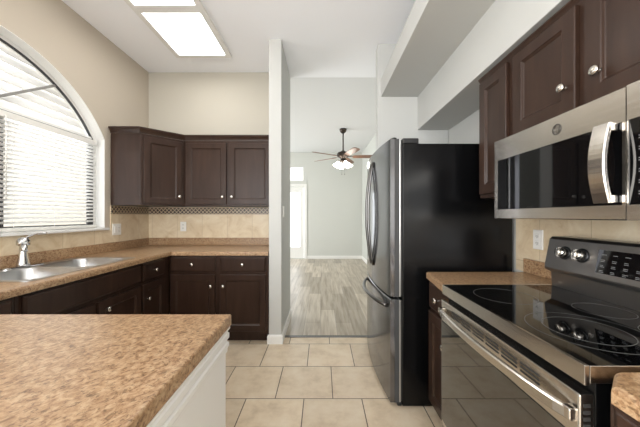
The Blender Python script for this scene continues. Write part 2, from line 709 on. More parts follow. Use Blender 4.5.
struct('frame_shade_strips', bm, M['gasket'], win, label='dark strips standing in for the shaded frame behind the blind edges')
struct('trim_7', box_bm(((XL - .087, WC - WHALF - .0, WSILL - .022), (XL + .028, WC + WHALF + .03, WSILL - .0005)), bevel=.005), M['trim_white'], label='white sill under the arched window')
bm = bmesh.new()
fo, fi = arch_pts(.0003), arch_pts(.0035)
loft(bm, [[(FX1 + .001, y, z) for y, z in fo], [(XL - .0005, y, z) for y, z in fo], [(XL - .0005, y, z) for y, z in fi], [(FX1 + .001, y, z) for y, z in fi]], closed=True)
struct('trim_9', bm, M['trim_white'], label='pale painted return around the arched window')
# added out-of-view windows for fill light: rear, nook and living room
bm = box_bm(((-1.8, YR - .1, .6), (-1.74, YR - .04, 2.6)), ((.94, YR - .1, .6), (1.0, YR - .04, 2.6)), ((-1.74, YR - .1, .6), (.94, YR - .04, .66)),
            ((-1.74, YR - .1, 2.54), (.94, YR - .04, 2.6)), ((-.43, YR - .1, .66), (-.37, YR - .04, 2.54)))
struct('added_window_2', bm, M['trim_white'])
bm = box_bm(((XL - .1, -2.6, .5), (XL - .04, -2.54, 2.5)), ((XL - .1, -.46, .5), (XL - .04, -.4, 2.5)), ((XL - .1, -2.54, .5), (XL - .04, -.46, .56)),
            ((XL - .1, -2.54, 2.44), (XL - .04, -.46, 2.5)), ((XL - .1, -1.53, .56), (XL - .04, -1.47, 2.44)))
struct('added_window_5', bm, M['trim_white'])
bm = box_bm(((XLL - .1, 4.1, .5), (XLL - .04, 4.16, 2.6)), ((XLL - .1, 7.04, .5), (XLL - .04, 7.1, 2.6)), ((XLL - .1, 4.16, .5), (XLL - .04, 7.04, .56)),
            ((XLL - .1, 4.16, 2.54), (XLL - .04, 7.04, 2.6)), ((XLL - .1, 5.57, .56), (XLL - .04, 5.63, 2.54)))
struct('added_window_3', bm, M['trim_white'])
# transom above the far door
bm = bmesh.new()
o1 = [(DX0 + .002, 2.302), (DX1 - .012, 2.302), (DX1 - .012, 2.728), (DX0 + .002, 2.728)]
i1 = [(DX0 + .032, 2.332), (DX1 - .042, 2.332), (DX1 - .042, 2.698), (DX0 + .032, 2.698)]
loft(bm, [[(x, y, z) for x, z in l] for l, y in ((o1, YF + .02), (o1, YF + .07), (i1, YF + .07), (i1, YF + .02))], closed=True)
w4 = struct('window_4', bm, M['trim_white'], label='small transom window above the far door')
bm = bmesh.new()
add_box(bm, (DX0 + .03, YF + .04, 2.33), (DX1 - .04, YF + .044, 2.70))
struct('pane', bm, M['glass'], w4)
# far door with a tall glass light
bm = bmesh.new()
o1 = [(DX0 + .01, .012), (DX1 - .01, .012), (DX1 - .01, DZ - .01), (DX0 + .01, DZ - .01)]
i1 = [(DX0 + .12, .34), (DX1 - .12, .34), (DX1 - .12, 1.97), (DX0 + .12, 1.97)]
loft(bm, [[(x, y, z) for x, z in l] for l, y in ((o1, YF + .03), (o1, YF + .075), (i1, YF + .075), (i1, YF + .03))], closed=True)
d1 = struct('door_1', bm, M['trim_white'], label='white far door with tall glass light')
struct('pane', box_bm(((DX0 + .11, YF + .05, .33), (DX1 - .11, YF + .054, 1.98))), M['glass'], d1)
bm = bmesh.new()
add_lathe(bm, (DX0 + .07, YF + .03, .98), (0, -1, 0), [(.026, 0), (.026, .008), (.011, .012), (.011, .035), (.028, .045), (.028, .06), (.012, .07)], 16)
struct('door_knob', bm, M['nickel'], d1)
bm = box_bm(((DX1, YF - .018, 0), (DX1 + .085, YF, DZ + .085)), ((DX0 - .085, YF - .018, 0), (DX0, YF, DZ + .085)), ((DX0, YF - .018, DZ), (DX1, YF, DZ + .085)), bevel=.005)
struct('trim_8', bm, M['trim_white'], label='white casing around the far door')

# ------------------------------------------------------------------ blinds


def make_blind(y0, y1, label):
    z1 = WSP - .030
    t = thing('window_blind', label, 'blind', (XL - .05, (y0 + y1) / 2, WSILL), 'white horizontal blinds over the sink')
    obj('head_rail', box_bm(((XL - .083, y0, z1 - .045), (XL - .028, y1, z1)), bevel=.004), M['plastic'], t)
    bm = bmesh.new()
    z = z1 - .07
    ti = math.radians(22)
    while z > WSILL + .04:
        c, s = math.cos(ti) * .0185, math.sin(ti) * .0185
        p = [(-c, -s), (0, .0015), (c, s)]
        up = [(XL - .055 + a, z + b + .0012) for a, b in p]
        dn = [(XL - .055 + a, z + b - .0012) for a, b in p][::-1]
        loft(bm, [[(x, y, zz) for x, zz in up + dn] for y in (y0 + .004, y1 - .004)])
        z -= .0315
    obj('slats', bm, M['slat'], t)
    obj('bottom_rail', box_bm(((XL - .08, y0 + .003, WSILL + .006), (XL - .03, y1 - .003, WSILL + .028)), bevel=.004), M['plastic'], t)
    bm = bmesh.new()
    for q in (.15, .5, .85):
        y = y0 + (y1 - y0) * q
        add_cyl(bm, (XL - .031, y, WSILL + .02), (XL - .031, y, z1 - .03), .0012, n=6)
    obj('ladder_cord', bm, M['plastic'], t)
    bm = bmesh.new()
    add_cyl(bm, (XL - .022, y0 + .07, z1 - .6), (XL - .022, y0 + .07, z1 - .03), .004, n=8)
    obj('tilt_wand', bm, M['plastic'], t)
    return t


make_blind(WC + .02, WC + WHALF - .05, 'white slatted blind covering the window half nearer the corner cabinet')
make_blind(WC - WHALF + .03, WC - .02, 'white slatted blind covering the window half farther from the corner, cut by photo edge')
t = thing('arch_shade', 'white slatted shade filling the arched top of the window', 'shade', (FX0 - .02, WC, WSP))
bm, bm2 = bmesh.new(), bmesh.new()
z = WSP + .05
while z < WZC + WR:
    half = math.sqrt(max((WR + .02) ** 2 - (z - WZC) ** 2, 0))
    if half > .1:
        loft(bm, [[(FX0 - .03 + a, y, z + b) for a, b in ((.010, -.036), (.012, -.035), (-.008, .036), (-.010, .035))] for y in (WC - half, WC + half)])
        add_box(bm2, (FX0 - .0175, WC - half, z - .036), (FX0 - .0145, WC + half, z - .0315))  # pale strip in place of the shading line where slats overlap
    z += .068
obj('slats', bm, M['slat'], t)
obj('slat_shading', bm2, M['plastic'], t, label='thin pale strips standing in for shading between the slats')

# ------------------------------------------------------------------ cabinets


class Frame:
    """local frame on a cabinet face: u along the face, v up, n out"""

    def __init__(s, o, u, n):
        s.o, s.u, s.n = Vector(o), Vector(u).normalized(), Vector(n).normalized()

    def p(s, u, v, n):
        return s.o + s.u * u + Vector((0, 0, v)) + s.n * n


def rect_loops(bm, F, u0, v0, u1, v1, steps):
    loft(bm, [[F.p(u0 + i, v0 + i, n), F.p(u1 - i, v0 + i, n), F.p(u1 - i, v1 - i, n), F.p(u0 + i, v1 - i, n)] for i, n in steps])


def make_knob(F, u, v, parent, r=.0170):
    bm = bmesh.new()
    add_lathe(bm, F.p(u, v, .0205), F.n, [(.009, 0), (.0065, .004), (.006, .013), (r * .75, .016), (r, .020), (r * .97, .024), (r * .7, .028), (.001, .0295)], 20)
    return obj('knob', bm, M['nickel'], parent, label='brushed nickel knob')


def make_door(F, u0, v0, u1, v1, parent, knob=None, rail=.055):
    bm = bmesh.new()
    rect_loops(bm, F, u0, v0, u1, v1, [(0, .001), (0, .017), (.003, .0205), (rail, .0205), (rail + .003, .0165), (rail + .009, .014), (rail + .012, .0105)])
    d = obj('door', bm, M['espresso'], parent)
    if knob:
        make_knob(F, knob[0], knob[1], d)
    return d


def make_drawer(F, u0, v0, u1, v1, parent, knob=True, name='drawer'):
    bm = bmesh.new()
    rect_loops(bm, F, u0, v0, u1, v1, [(0, .001), (0, .013), (.009, .018), (.012, .0205)])
    d = obj(name, bm, M['espresso'], parent)
    if knob:
        make_knob(F, (u0 + u1) / 2, (v0 + v1) / 2, d)
    return d


def body(boxes, parent, bevel=.002):
    return obj('body', box_bm(*boxes, bevel=bevel), M['espresso'], parent)


CROWN = [(0, 0), (.006, 0), (.008, .012), (.022, .036), (.03, .042), (.03, .058), (0, .058)]


def crown(path, z, parent, side, g0=None, g1=None, scale=1.0):
    bm = bmesh.new()
    add_moulding(bm, path, [(o * scale, z + h * scale) for o, h in CROWN], side, g0, g1)
    return obj('crown', bm, M['espresso'], parent)


UZ0, UZ1 = 1.373, 2.092
# diagonal corner wall cabinet
A, B = (-1.812, 2.69), (-1.51, 2.97)
t = thing('corner_wall_cabinet', 'dark brown diagonal corner wall cabinet between window and back wall', 'cabinet', (XL + .3, YB - .3, UZ0))
bm = bmesh.new()
add_prism(bm, [(XL + .014, YB - .014), (-1.512, YB - .014), (-1.512, B[1]), (A[0], A[1]), (XL + .014, A[1])], UZ0, UZ1)
bmesh.ops.bevel(bm, geom=bm.edges[:], offset=.002, segments=1, affect='EDGES')
obj('body', bm, M['espresso'], t)
dv = Vector((B[0] - A[0], B[1] - A[1], 0))
F = Frame((A[0], A[1], UZ0), dv, (dv.y, -dv.x, 0))
make_door(F, .03, .02, .382, UZ1 - UZ0 - .03, t, knob=(.352, .10))
crown([(XL + .014, A[1]), A, (B[0] - .0015, B[1] - .0015)], UZ1, t, -1)
# double wall cabinet on the back wall
t = thing('wall_cabinet', 'dark brown two-door wall cabinet on the back wall beside the partition', 'cabinet', (-1.02, YB, UZ0))
body([((-1.5095, 2.971, UZ0), (-.530, YB - .014, UZ1))], t)
F = Frame((-1.5095, 2.971, UZ0), (1, 0, 0), (0, -1, 0))
make_door(F, .022, .02, .462, UZ1 - UZ0 - .03, t, knob=(.425, .10))
make_door(F, .492, .02, .945, UZ1 - UZ0 - .03, t, knob=(.527, .10))
crown([(B[0] + .001, 2.971), (-.530, 2.971)], UZ1, t, -1)

# base cabinets of the back run
BF = 2.677       # face of the back run
LF = -1.512       # face of the left run
KZ = .874        # top of the base cabinets
t = thing('base_cabinet', 'dark brown base cabinet with two drawers over two doors, beside the partition', 'cabinet', (-1.0, YB, 0))
body([((-1.510, BF, .10), (-.531, YB - .01, KZ)), ((-1.510, BF + .07, 0), (-.531, YB - .01, .10))], t)
F = Frame((-1.510, BF, 0), (1, 0, 0), (0, -1, 0))
make_drawer(F, .014, .715, .455, .860, t)
make_drawer(F, .504, .715, .954, .860, t)
make_door(F, .014, .130, .455, .685, t, knob=(.418, .575))
make_door(F, .504, .130, .954, .685, t, knob=(.54, .575))
# left run, from the corner towards the camera
FL = Frame((LF, 0, 0), (0, 1, 0), (1, 0, 0))


def left_body(y0, y1, t):
    body([((XL + .01, y0, .10), (LF, y1, KZ)), ((XL + .01, y0, 0), (LF - .07, y1, .10))], t)


t = thing('base_cabinet', 'narrow dark brown base cabinet between sink cabinet and the inner corner', 'cabinet', (-1.8, 2.45, 0))
left_body(2.2425, BF - .001, t)
make_drawer(FL, 2.262, .715, 2.56, .860, t)
make_door(FL, 2.262, .130, 2.56, .685, t, knob=(2.31, .56))
t = thing('sink_cabinet', 'dark brown sink base cabinet with long false front under the sink', 'cabinet', (-1.8, 1.78, 0))
# the sink cabinet is open-topped so that the bowls can hang in it
obj('side_panel', box_bm(((XL + .01, 1.3275, .10), (LF, 1.345, KZ)), bevel=.001), M['espresso'], t)
obj('side_panel', box_bm(((XL + .01, 2.224, .10), (LF, 2.2405, KZ)), bevel=.001), M['espresso'], t)
obj('bottom_panel', box_bm(((XL + .01, 1.3455, .10), (LF - .0205, 2.2235, .118)), bevel=.001), M['espresso'], t)
obj('face_frame', box_bm(((LF - .02, 1.3455, .10), (LF, 2.2235, KZ)), bevel=.001), M['espresso'], t)
obj('toe_kick', box_bm(((XL + .01, 1.3275, 0), (LF - .07, 2.2405, .099)), bevel=.001), M['espresso'], t)
make_drawer(FL, 1.355, .715, 2.225, .860, t, knob=False, name='false_front')
make_door(FL, 1.355, .130, 1.775, .685, t, knob=(1.735, .60))
make_door(FL, 1.805, .130, 2.225, .685, t, knob=(1.87, .62))
t = thing('base_cabinet', 'dark brown base cabinet at left photo edge, beside the sink cabinet', 'cabinet', (-1.8, 1.15, 0))
left_body(.972, 1.3255, t)
make_drawer(FL, .992, .715, 1.305, .860, t)
make_door(FL, .992, .130, 1.305, .685, t, knob=(1.26, .56))

# ------------------------------------------------------------------ left worktop with sink
CX, CY = -1.482, 2.652      # front edges
SX0, SX1, SY0, SY1 = -2.075, -1.560, 1.43, 2.285


def round_top(bm, zt, off, keep):
    es = [e for e in bm.edges if all(abs(v.co.z - zt) < 1e-4 for v in e.verts) and keep((e.verts[0].co + e.verts[1].co) / 2) and any(abs(f.normal.z) < .3 for f in e.link_faces)]
    bmesh.ops.bevel(bm, geom=es, offset=off, segments=4, profile=.5, affect='EDGES')


t = thing('countertop', 'L-shaped speckled brown countertop holding the sink under the window', 'countertop', (-1.8, 2.3, KZ))
bm = bmesh.new()
fs = fill_loops(bm, [[(XL + .001, .972, KZ + .002), (CX, .972, KZ + .002), (CX, CY, KZ + .002), (-.531, CY, KZ + .002), (-.531, YB - .001, KZ + .002), (XL + .001, YB - .001, KZ + .002)],
                     [(SX0 + .02, SY0 + .02, KZ + .002), (SX1 - .02, SY0 + .02, KZ + .002), (SX1 - .02, SY1 - .02, KZ + .002), (SX0 + .02, SY1 - .02, KZ + .002)]])
extrude_faces(bm, fs, (0, 0, .038))
bm.normal_update()
round_top(bm, .914, .014, lambda c: (abs(c.x - CX) < .003) or (abs(c.y - CY) < .003 and c.x > CX - .01))
obj('worktop', bm, M['counter'], t)
bm = box_bm(((XL + .001, .972, .9145), (XL + .020, YB - .021, 1.0)), ((XL + .001, YB - .020, .9145), (-.531, YB - .001, 1.0)), bevel=.003)
obj('upstand', bm, M['counter'], t)

# double bowl sink
t = thing('kitchen_sink', 'stainless steel double bowl sink set in the countertop', 'sink', (-1.81, 1.85, .914))
zr = .9175
SM = (SY0 + .028 + SY1 - .068) / 2
bowls = [(SX0 + .085, SY0 + .028, SX1 - .028, SM - .014), (SX0 + .085, SM + .014, SX1 - .028, SY1 - .068)]
bm = bmesh.new()
fs = fill_loops(bm, [rrect(SX0, SY0, SX1, SY1, .035, zr)] + [rrect(*b, .075, zr) for b in bowls])
extrude_faces(bm, fs, (0, 0, -.0028))
obj('rim', bm, M['sink_steel'], t)
for b in bowls:
    bm = bmesh.new()
    lps = []
    for ins, z, r in ((0, zr - .0005, .075), (.006, zr - .012, .072), (.012, zr - .10, .070), (.022, zr - .15, .066), (.045, zr - .172, .055), (.09, zr - .178, .04)):
        lps.append(rrect(b[0] + ins, b[1] + ins, b[2] - ins, b[3] - ins, r, z))
    loft(bm, lps, cap0=False, cap1=True, smooth=True)
    bw = obj('bowl', bm, M['sink_steel'], t)
    bm = bmesh.new()
    cx, cy = (b[0] + b[2]) / 2, (b[1] + b[3]) / 2
    add_lathe(bm, (cx, cy, zr - .1775), (0, 0, 1), [(.045, 0), (.045, .003), (.038, .004), (.03, .0015), (.001, .0012)], 24)
    obj('drain', bm, M['chrome'], bw)
# faucet
fx, fy = -2.03, 1.835
t = thing('faucet', 'chrome single-lever faucet standing behind the sink bowls', 'faucet', (fx, fy, zr))
bm = bmesh.new()
loft(bm, [rrect(fx - .03, fy - .125, fx + .03, fy + .125, .029, zr + .0005), rrect(fx - .03, fy - .125, fx + .03, fy + .125, .029, zr + .006),
          rrect(fx - .024, fy - .119, fx + .024, fy + .119, .023, zr + .012)])
obj('base_plate', bm, M['chrome'], t)
bm = bmesh.new()
add_lathe(bm, (fx, fy, zr + .012), (0, 0, 1), [(.036, 0), (.034, .012), (.026, .05), (.020, .10), (.019, .125), (.024, .135)], 24)
obj('column', bm, M['chrome'], t)
bm = bmesh.new()
add_lathe(bm, (fx, fy, zr + .145), (0, 0, 1), [(.022, 0), (.033, .006), (.035, .02), (.033, .035), (.024, .05), (.010, .057), (.001, .058)], 24)
dome = obj('dome', bm, M['chrome'], t)
bm = bmesh.new()
pts = []
for k in range(9):
    q = k / 8
    pts.append((fx - .004 + .012 * q + .11 * q, fy + .012 + .03 * q, zr + .19 + .042 * math.sin(q * PI * .62)))
add_tube(bm, pts, [.013, .0125, .012, .0115, .011, .0105, .010, .009, .006], 12, flat=(1.25, .55))
obj('lever', bm, M['chrome'], dome)
bm = bmesh.new()
sd = Vector((.76, -.65, 0))
so = Vector((fx, fy, zr))
add_tube(bm, [so + sd * a + Vector((0, 0, b)) for a, b in ((.012, .135), (.05, .158), (.10, .166), (.15, .158), (.175, .140), (.18, .122))], [.018, .0175, .017, .016, .0155, .015], 14)
obj('spout', bm, M['chrome'], t)

# ------------------------------------------------------------------ peninsula in the foreground
PX, PY1, PY0 = -.325, .968, .16
t = thing('peninsula', 'white panelled peninsula base in the foreground under brown countertop', 'cabinet', (-1.0, .55, 0))
bm = box_bm(((XL + .01, PY0 + .03, .0), (PX - .011, PY1 - .024, KZ)), bevel=.002)
obj('body', bm, M['trim_white'], t)
bm = bmesh.new()
pp = [(XL + .02, PY1 - .024), (PX - .011, PY1 - .024), (PX - .011, PY0 + .03), (-.8, PY0 + .03)]
mp = [(0, .790), (.004, .790), (.005, .802), (.008, .808), (.008, .822), (.003, .826), (.003, .832), (.009, .838), (.009, .854), (.005, .858), (.005, .862), (.011, .868), (.011, KZ), (0, KZ)]
pp[0] = (LF + .02, PY1 - .024)
add_moulding(bm, pp, mp, side=1)
obj('moulding', bm, M['trim_white'], t)
bm = bmesh.new()
add_moulding(bm, pp, BP, side=1)
obj('skirting', bm, M['trim_white'], t)
t = bmesh.new()
add_prism(t, [(XL + .001, PY0), (PX, PY0), (PX, PY1), (XL + .001, PY1)], KZ + .002, .914)
t.normal_update()
round_top(t, .914, .006, lambda c: c.x > XL + .1)
tag(obj('countertop', t, M['counter'], loc=(-1.0, .55, KZ)), 'large speckled brown peninsula countertop filling the lower left foreground', 'countertop')

# ------------------------------------------------------------------ wall plates


def outlet(F, label, wide=False, group=None, switch=False):
    w = .115 if wide else .072
    t = thing('light_switch' if switch else 'wall_outlet', label, 'switch' if switch else 'outlet', F.o, group)
    bm = bmesh.new()
    rect_loops(bm, F, -w / 2, -.058, w / 2, .058, [(0, 0), (0, .004), (.003, .0065)])
    obj('plate', bm, M['plastic'], t)
    cs = (-.023, .023) if wide else (0,)
    for i, c in enumerate(cs):
        if switch or (wide and i == 0):
            bm = bmesh.new()
            rect_loops(bm, F, c - .016, -.033, c + .016, .033, [(0, .0066), (0, .009), (.002, .010)])
            obj('rocker', bm, M['plastic'], t)
        else:
            for v in (-.02, .02):
                bm = bmesh.new()
                rect_loops(bm, F, c - .0165, v - .014, c + .0165, v + .014, [(0, .0066), (.001, .0085), (.003, .009)])
                s = obj('socket', bm, M['plastic'], t)
                bm = bmesh.new()
                for du in (-.0065, .0065):
                    rect_loops(bm, F, c + du - .0014, v - .004, c + du + .0014, v + .006, [(0, .0091), (0, .0094)])
                rect_loops(bm, F, c - .002, v - .011, c + .002, v - .007, [(0, .0091), (0, .0094)])
                obj('slots', bm, M['slot'], s)
    return t


outlet(Frame((XL + .0085, 2.775, 1.128), (0, 1, 0), (1, 0, 0)), 'white double wall plate on tile right of the window', True)
outlet(Frame((-1.69, YB - .0085, 1.137), (1, 0, 0), (0, -1, 0)), 'white outlet on travertine tile under the two-door wall cabinet')
outlet(Frame((XR - .0085, 1.598, 1.125), (0, 1, 0), (-1, 0, 0)), 'white outlet on right wall between refrigerator and range')
outlet(Frame((-.4015, 2.80, 1.31), (0, 1, 0), (1, 0, 0)), 'white light switch on the side of the partition wall', switch=True)

# ------------------------------------------------------------------ ceiling light
t = thing('ceiling_light', 'large white framed ceiling light with two glowing panels', 'ceiling light', (-1.31, 2.3, ZC))
lx0, lx1 = -1.535, -1.035
lys = [(1.61, 2.21), (2.295, 2.895)]
bm = bmesh.new()
fs = fill_loops(bm, [[(lx0 - .05, 1.56, ZC - .001), (lx1 + .05, 1.56, ZC - .001), (lx1 + .05, 2.945, ZC - .001), (lx0 - .05, 2.945, ZC - .001)]] +
                [[(lx0, a, ZC - .001), (lx1, a, ZC - .001), (lx1, b, ZC - .001), (lx0, b, ZC - .001)] for a, b in lys])
extrude_faces(bm, fs, (0, 0, -.03))
obj('frame', bm, M['trim_white'], t)
for a, b in lys:
    obj('diffuser', box_bm(((lx0 + .001, a + .001, ZC - .016), (lx1 - .001, b - .001, ZC - .008))), M['panel'], t)

# ------------------------------------------------------------------ ceiling fan
fx, fy, fz = .44, 5.63, 2.50
zc = ZC + (fy - 3.42) * .125 / (YF + T - 3.42) - .004
t = thing('ceiling_fan', 'brown five-blade ceiling fan with lit shades hanging in the far room', 'ceiling fan', (fx, fy, zc))
bm = bmesh.new()
add_lathe(bm, (fx, fy, zc), (0, 0, -1), [(.075, 0), (.075, .02), (.06, .06), (.03, .085), (.015, .09)])
obj('canopy', bm, M['bronze'], t)
bm = bmesh.new()
add_cyl(bm, (fx, fy, zc - .088), (fx, fy, fz + .13), .0135)
obj('downrod', bm, M['bronze'], t)
bm = bmesh.new()
add_lathe(bm, (fx, fy, fz + .135), (0, 0, -1), [(.02, 0), (.035, .015), (.06, .03), (.115, .05), (.13, .08), (.13, .12), (.10, .15), (.06, .165), (.055, .20), (.07, .21), (.07, .235), (.03, .25)])
obj('motor', bm, M['bronze'], t)
for k in range(5):
    a = math.radians(142 + 72 * k)
    d = Vector((math.cos(a), math.sin(a), 0))
    q = Vector((-d.y, d.x, 0))
    q = (q * math.cos(.2) - Vector((0, 0, 1)) * math.sin(.2))
    o = Vector((fx, fy, fz))
    bm = bmesh.new()
    nn = d.cross(q)
    out = [(.20, .045), (.24, .06), (.5, .072), (.68, .072), (.735, .055), (.75, .02)]
    ring = [(r, w) for r, w in out] + [(r, -w) for r, w in reversed(out)]
    loft(bm, [[o + d * r + q * w + nn * h for r, w in ring] for h in (-.004, .004)])
    b_ = obj('blade', bm, M['blade'], t)
    bm = bmesh.new()
    loft(bm, [[o + d * r + q * w + nn * h + Vector((0, 0, .009)) for r, w in ((.08, .03), (.18, .015), (.26, .035), (.26, -.035), (.18, -.015), (.08, -.03))] for h in (-.003, .003)])
    obj('blade_arm', bm, M['bronze'], b_)
for k in range(4):
    a = math.radians(20 + 90 * k)
    d = Vector((math.cos(a), math.sin(a), 0))
    o = Vector((fx, fy, fz - .10))
    bm = bmesh.new()
    add_tube(bm, [o + d * .03, o + d * .08 + Vector((0, 0, .005)), o + d * .105 + Vector((0, 0, -.02))], .009, 8)
    arm = obj('light_arm', bm, M['bronze'], t)
    bm = bmesh.new()
    add_lathe(bm, o + d * .105 + Vector((0, 0, -.015)), d * .55 + Vector((0, 0, -1)), [(.02, 0), (.03, .015), (.045, .05), (.06, .085), (.072, .105), (.066, .104), (.04, .05), (.02, .02)], 20)
    obj('lamp_shade', bm, M['bulb'], arm)
for dx in (-.03, .03):
    bm = bmesh.new()
    add_cyl(bm, (fx + dx, fy - .05, fz - .11), (fx + dx, fy - .05, fz - .36), .0015, n=6)
    add_lathe(bm, (fx + dx, fy - .05, fz - .36), (0, 0, -1), [(.002, 0), (.006, .006), (.006, .02), (.001, .026)], 8)
    obj('pull_chain', bm, M['bronze'], t)

# ------------------------------------------------------------------ refrigerator
RY0, RY1 = 1.785, 2.70
RX = .532            # front of the black case
t = thing('refrigerator', 'stainless french door refrigerator with black side between wall and counter', 'refrigerator', (.9, 2.24, 0))
bm = box_bm(((RX, RY0, .006), (1.262, RY1, 1.745)), bevel=.006)
obj('case', bm, M['black'], t)


def door_outline(y0, y1, x_edge, bulge, yfull0, yfull1, xb, n=14):
    """plan outline of a bowed door: back edge straight, front bowed over the full width"""
    pts = [(xb, y0), (xb, y1)]
    fr = []
    for k in range(n + 1):
        y = y1 + (y0 - y1) * k / n
        q = (y - yfull0) / (yfull1 - yfull0) * 2 - 1
        fr.append((x_edge - bulge * (1 - q * q), y))
    return pts + fr


def fridge_door(name, y0, y1, z0, z1):
    bm = bmesh.new()
    ol = door_outline(y0, y1, .452, .033, RY0, RY1, RX - .052)
    cy = (y0 + y1) / 2
    lps = []
    for ins, z in ((.006, z0), (.0, z0 + .006), (.0, z1 - .006), (.006, z1)):
        lps.append([(x + (ins if x < RX - .055 else 0), y + (ins if y < cy else -ins) * (1 if abs(y - cy) > (y1 - y0) / 2 - 1e-4 else 0), z) for x, y in ol])
    loft(bm, lps)
    bm.normal_update()
    return obj(name, bm, M['fridge_steel'], t)


ymid = (RY0 + RY1) / 2
dn = fridge_door('door', RY0, ymid - .002, .726, 1.780)
df = fridge_door('door', ymid + .002, RY1, .726, 1.780)
fd = fridge_door('freezer_drawer', RY0, RY1, .028, .714)
# plastic door liner, bright edge strip and gasket behind each steel skin
for p, y0, y1, z0, z1 in ((dn, RY0, ymid - .002, .726, 1.780), (df, ymid + .002, RY1, .726, 1.780), (fd, RY0, RY1, .028, .714)):
    obj('liner', box_bm(((RX - .0515, y0 + .002, z0 + .002), (RX - .0205, y1 - .002, z1 - .004)), bevel=.002), M['gasket'], p, label='dark plastic door edge')
    obj('edge_strip', box_bm(((RX - .020, y0 + .001, z0 + .004), (RX - .0105, y1 - .001, z1 - .006)), bevel=.002), M['sink_steel'], p)
    obj('gasket', box_bm(((RX - .010, y0 + .008, z0 + .009), (RX - .0005, y1 - .008, z1 - .010))), M['slot'], p)


def xfront(y):
    q = (y - RY0) / (RY1 - RY0) * 2 - 1
    return .452 - .033 * (1 - q * q)


for p, y in ((dn, ymid - .045), (df, ymid + .045)):
    bm = bmesh.new()
    pts = []
    for k in range(17):
        q = k / 16
        pts.append((xfront(y) - .002 - .042 * math.sin(PI * q) ** .8, y, .865 + (1.70 - .865) * q))
    add_tube(bm, pts, .0125, 12, flat=(1.0, .85))
    obj('handle', bm, M['darksteel'], p)
bm = bmesh.new()
pts = []
for k in range(17):
    q = k / 16
    y = RY0 + .06 + (RY1 - RY0 - .12) * q
    pts.append((xfront(y) - .002 - .055 * math.sin(PI * q) ** .7, y, .655))
add_tube(bm, pts, .014, 12)
obj('handle', bm, M['darksteel'], fd)
for y0, y1 in ((RY0 + .003, RY0 + .075), (RY1 - .075, RY1 - .003)):
    obj('hinge_cover', box_bm(((RX + .003, y0, 1.7455), (RX + .11, y1, 1.782)), bevel=.006), M['blackplastic'], t)
for p, y in ((dn, RY0 + .035), (df, RY1 - .035)):
    bm = bmesh.new()
    add_lathe(bm, (RX - .045, y, 1.7805), (0, 0, 1), [(.016, 0), (.016, .008), (.008, .012), (.001, .0125)], 14)
    obj('hinge_cap', bm, M['blackplastic'], p)
obj('toe_grille', box_bm(((RX - .03, RY0 + .01, .002), (RX - .001, RY1 - .01, .024)), bevel=.003), M['blackplastic'], t)

# ------------------------------------------------------------------ right run
GY0, GY1 = .630, 1.372     # range
RFX = .680                 # face of right base cabinets
UX = .974                  # face of the right wall cabinets


def right_frame(y0, x, z=0):
    return Frame((x, y0, z), (0, 1, 0), (-1, 0, 0))


def right_base(y0, y1, label, cells, RFX=RFX):
    t = thing('base_cabinet', label, 'cabinet', (1.0, (y0 + y1) / 2, 0))
    body([((RFX, y0, .10), (XR - .01, y1, KZ)), ((RFX + .07, y0, 0), (XR - .01, y1, .10))], t)
    F = right_frame(0, RFX)
    for a, b, kn in cells:
        make_drawer(F, a, .705, b, .860, t)
        make_door(F, a, .130, b, .685, t, knob=(kn, .56))
    return t


right_base(1.378, 1.692, 'narrow dark brown base cabinet between refrigerator and range', [(1.396, 1.674, 1.44)])
right_base(-.30, .600, 'dark brown base cabinet at lower right corner, on the near side of the range', [(-.28, .15, .11), (.18, .58, .22)], .640)


def right_top(outline, label):
    y0, y1 = min(p[1] for p in outline), max(p[1] for p in outline)
    t = thing('countertop', label, 'countertop', (1.0, (y0 + y1) / 2, KZ))
    bm = bmesh.new()
    add_prism(bm, outline, KZ + .002, .914)
    bm.normal_update()
    round_top(bm, .914, .012, lambda c: c.x < .67)
    obj('worktop', bm, M['counter'], t)
    obj('upstand', box_bm(((XR - .028, y0, .9145), (XR - .009, y1, 1.0)), bevel=.003), M['counter'], t)


XE = XR - .009
right_top([(.616, 1.378), (XE, 1.378), (XE, 1.695), (.655, 1.695)], 'small speckled brown countertop between refrigerator and range')
right_top([(.588, -.30), (XE, -.30), (XE, .606), (.655, .606), (.600, .560)], 'speckled brown countertop corner at lower right, near side of the range')


def right_upper(y0, y1, z0, label, cells):
    t = thing('wall_cabinet', label, 'cabinet', (1.13, (y0 + y1) / 2, z0))
    body([((UX, y0, z0), (XR - .001, y1, UZ1))], t)
    F = right_frame(0, UX)
    for a, b, kn in cells:
        make_door(F, a, z0 + .022, b, UZ1 - .03, t, knob=kn)
    crown([(UX, y0), (UX, y1)], UZ1 - .015, t, 1, scale=.4)
    return t


MZ0, MZ1 = 1.252, 1.640
right_upper(1.378, 1.662, UZ0, 'narrow dark brown wall cabinet between refrigerator and microwave', [(1.402, 1.640, None)])
right_upper(.626, 1.3765, MZ1 + .006, 'dark brown two-door wall cabinet above the microwave', [(1.020, 1.352, (1.058, MZ1 + .126)), (.650, .982, (.928, MZ1 + .126))])

# ------------------------------------------------------------------ microwave
MX = .876
t = thing('microwave', 'stainless over-range microwave with black window, mounted under wall cabinet', 'microwave', (1.1, 1.0, MZ0))
my0, my1, msp = .632, 1.374, .778
obj('case', box_bm(((MX + .032, my0, MZ0 + .004), (XR - .01, my1, MZ1)), bevel=.003), M['blackplastic'], t)
F = right_frame(0, MX + .031)
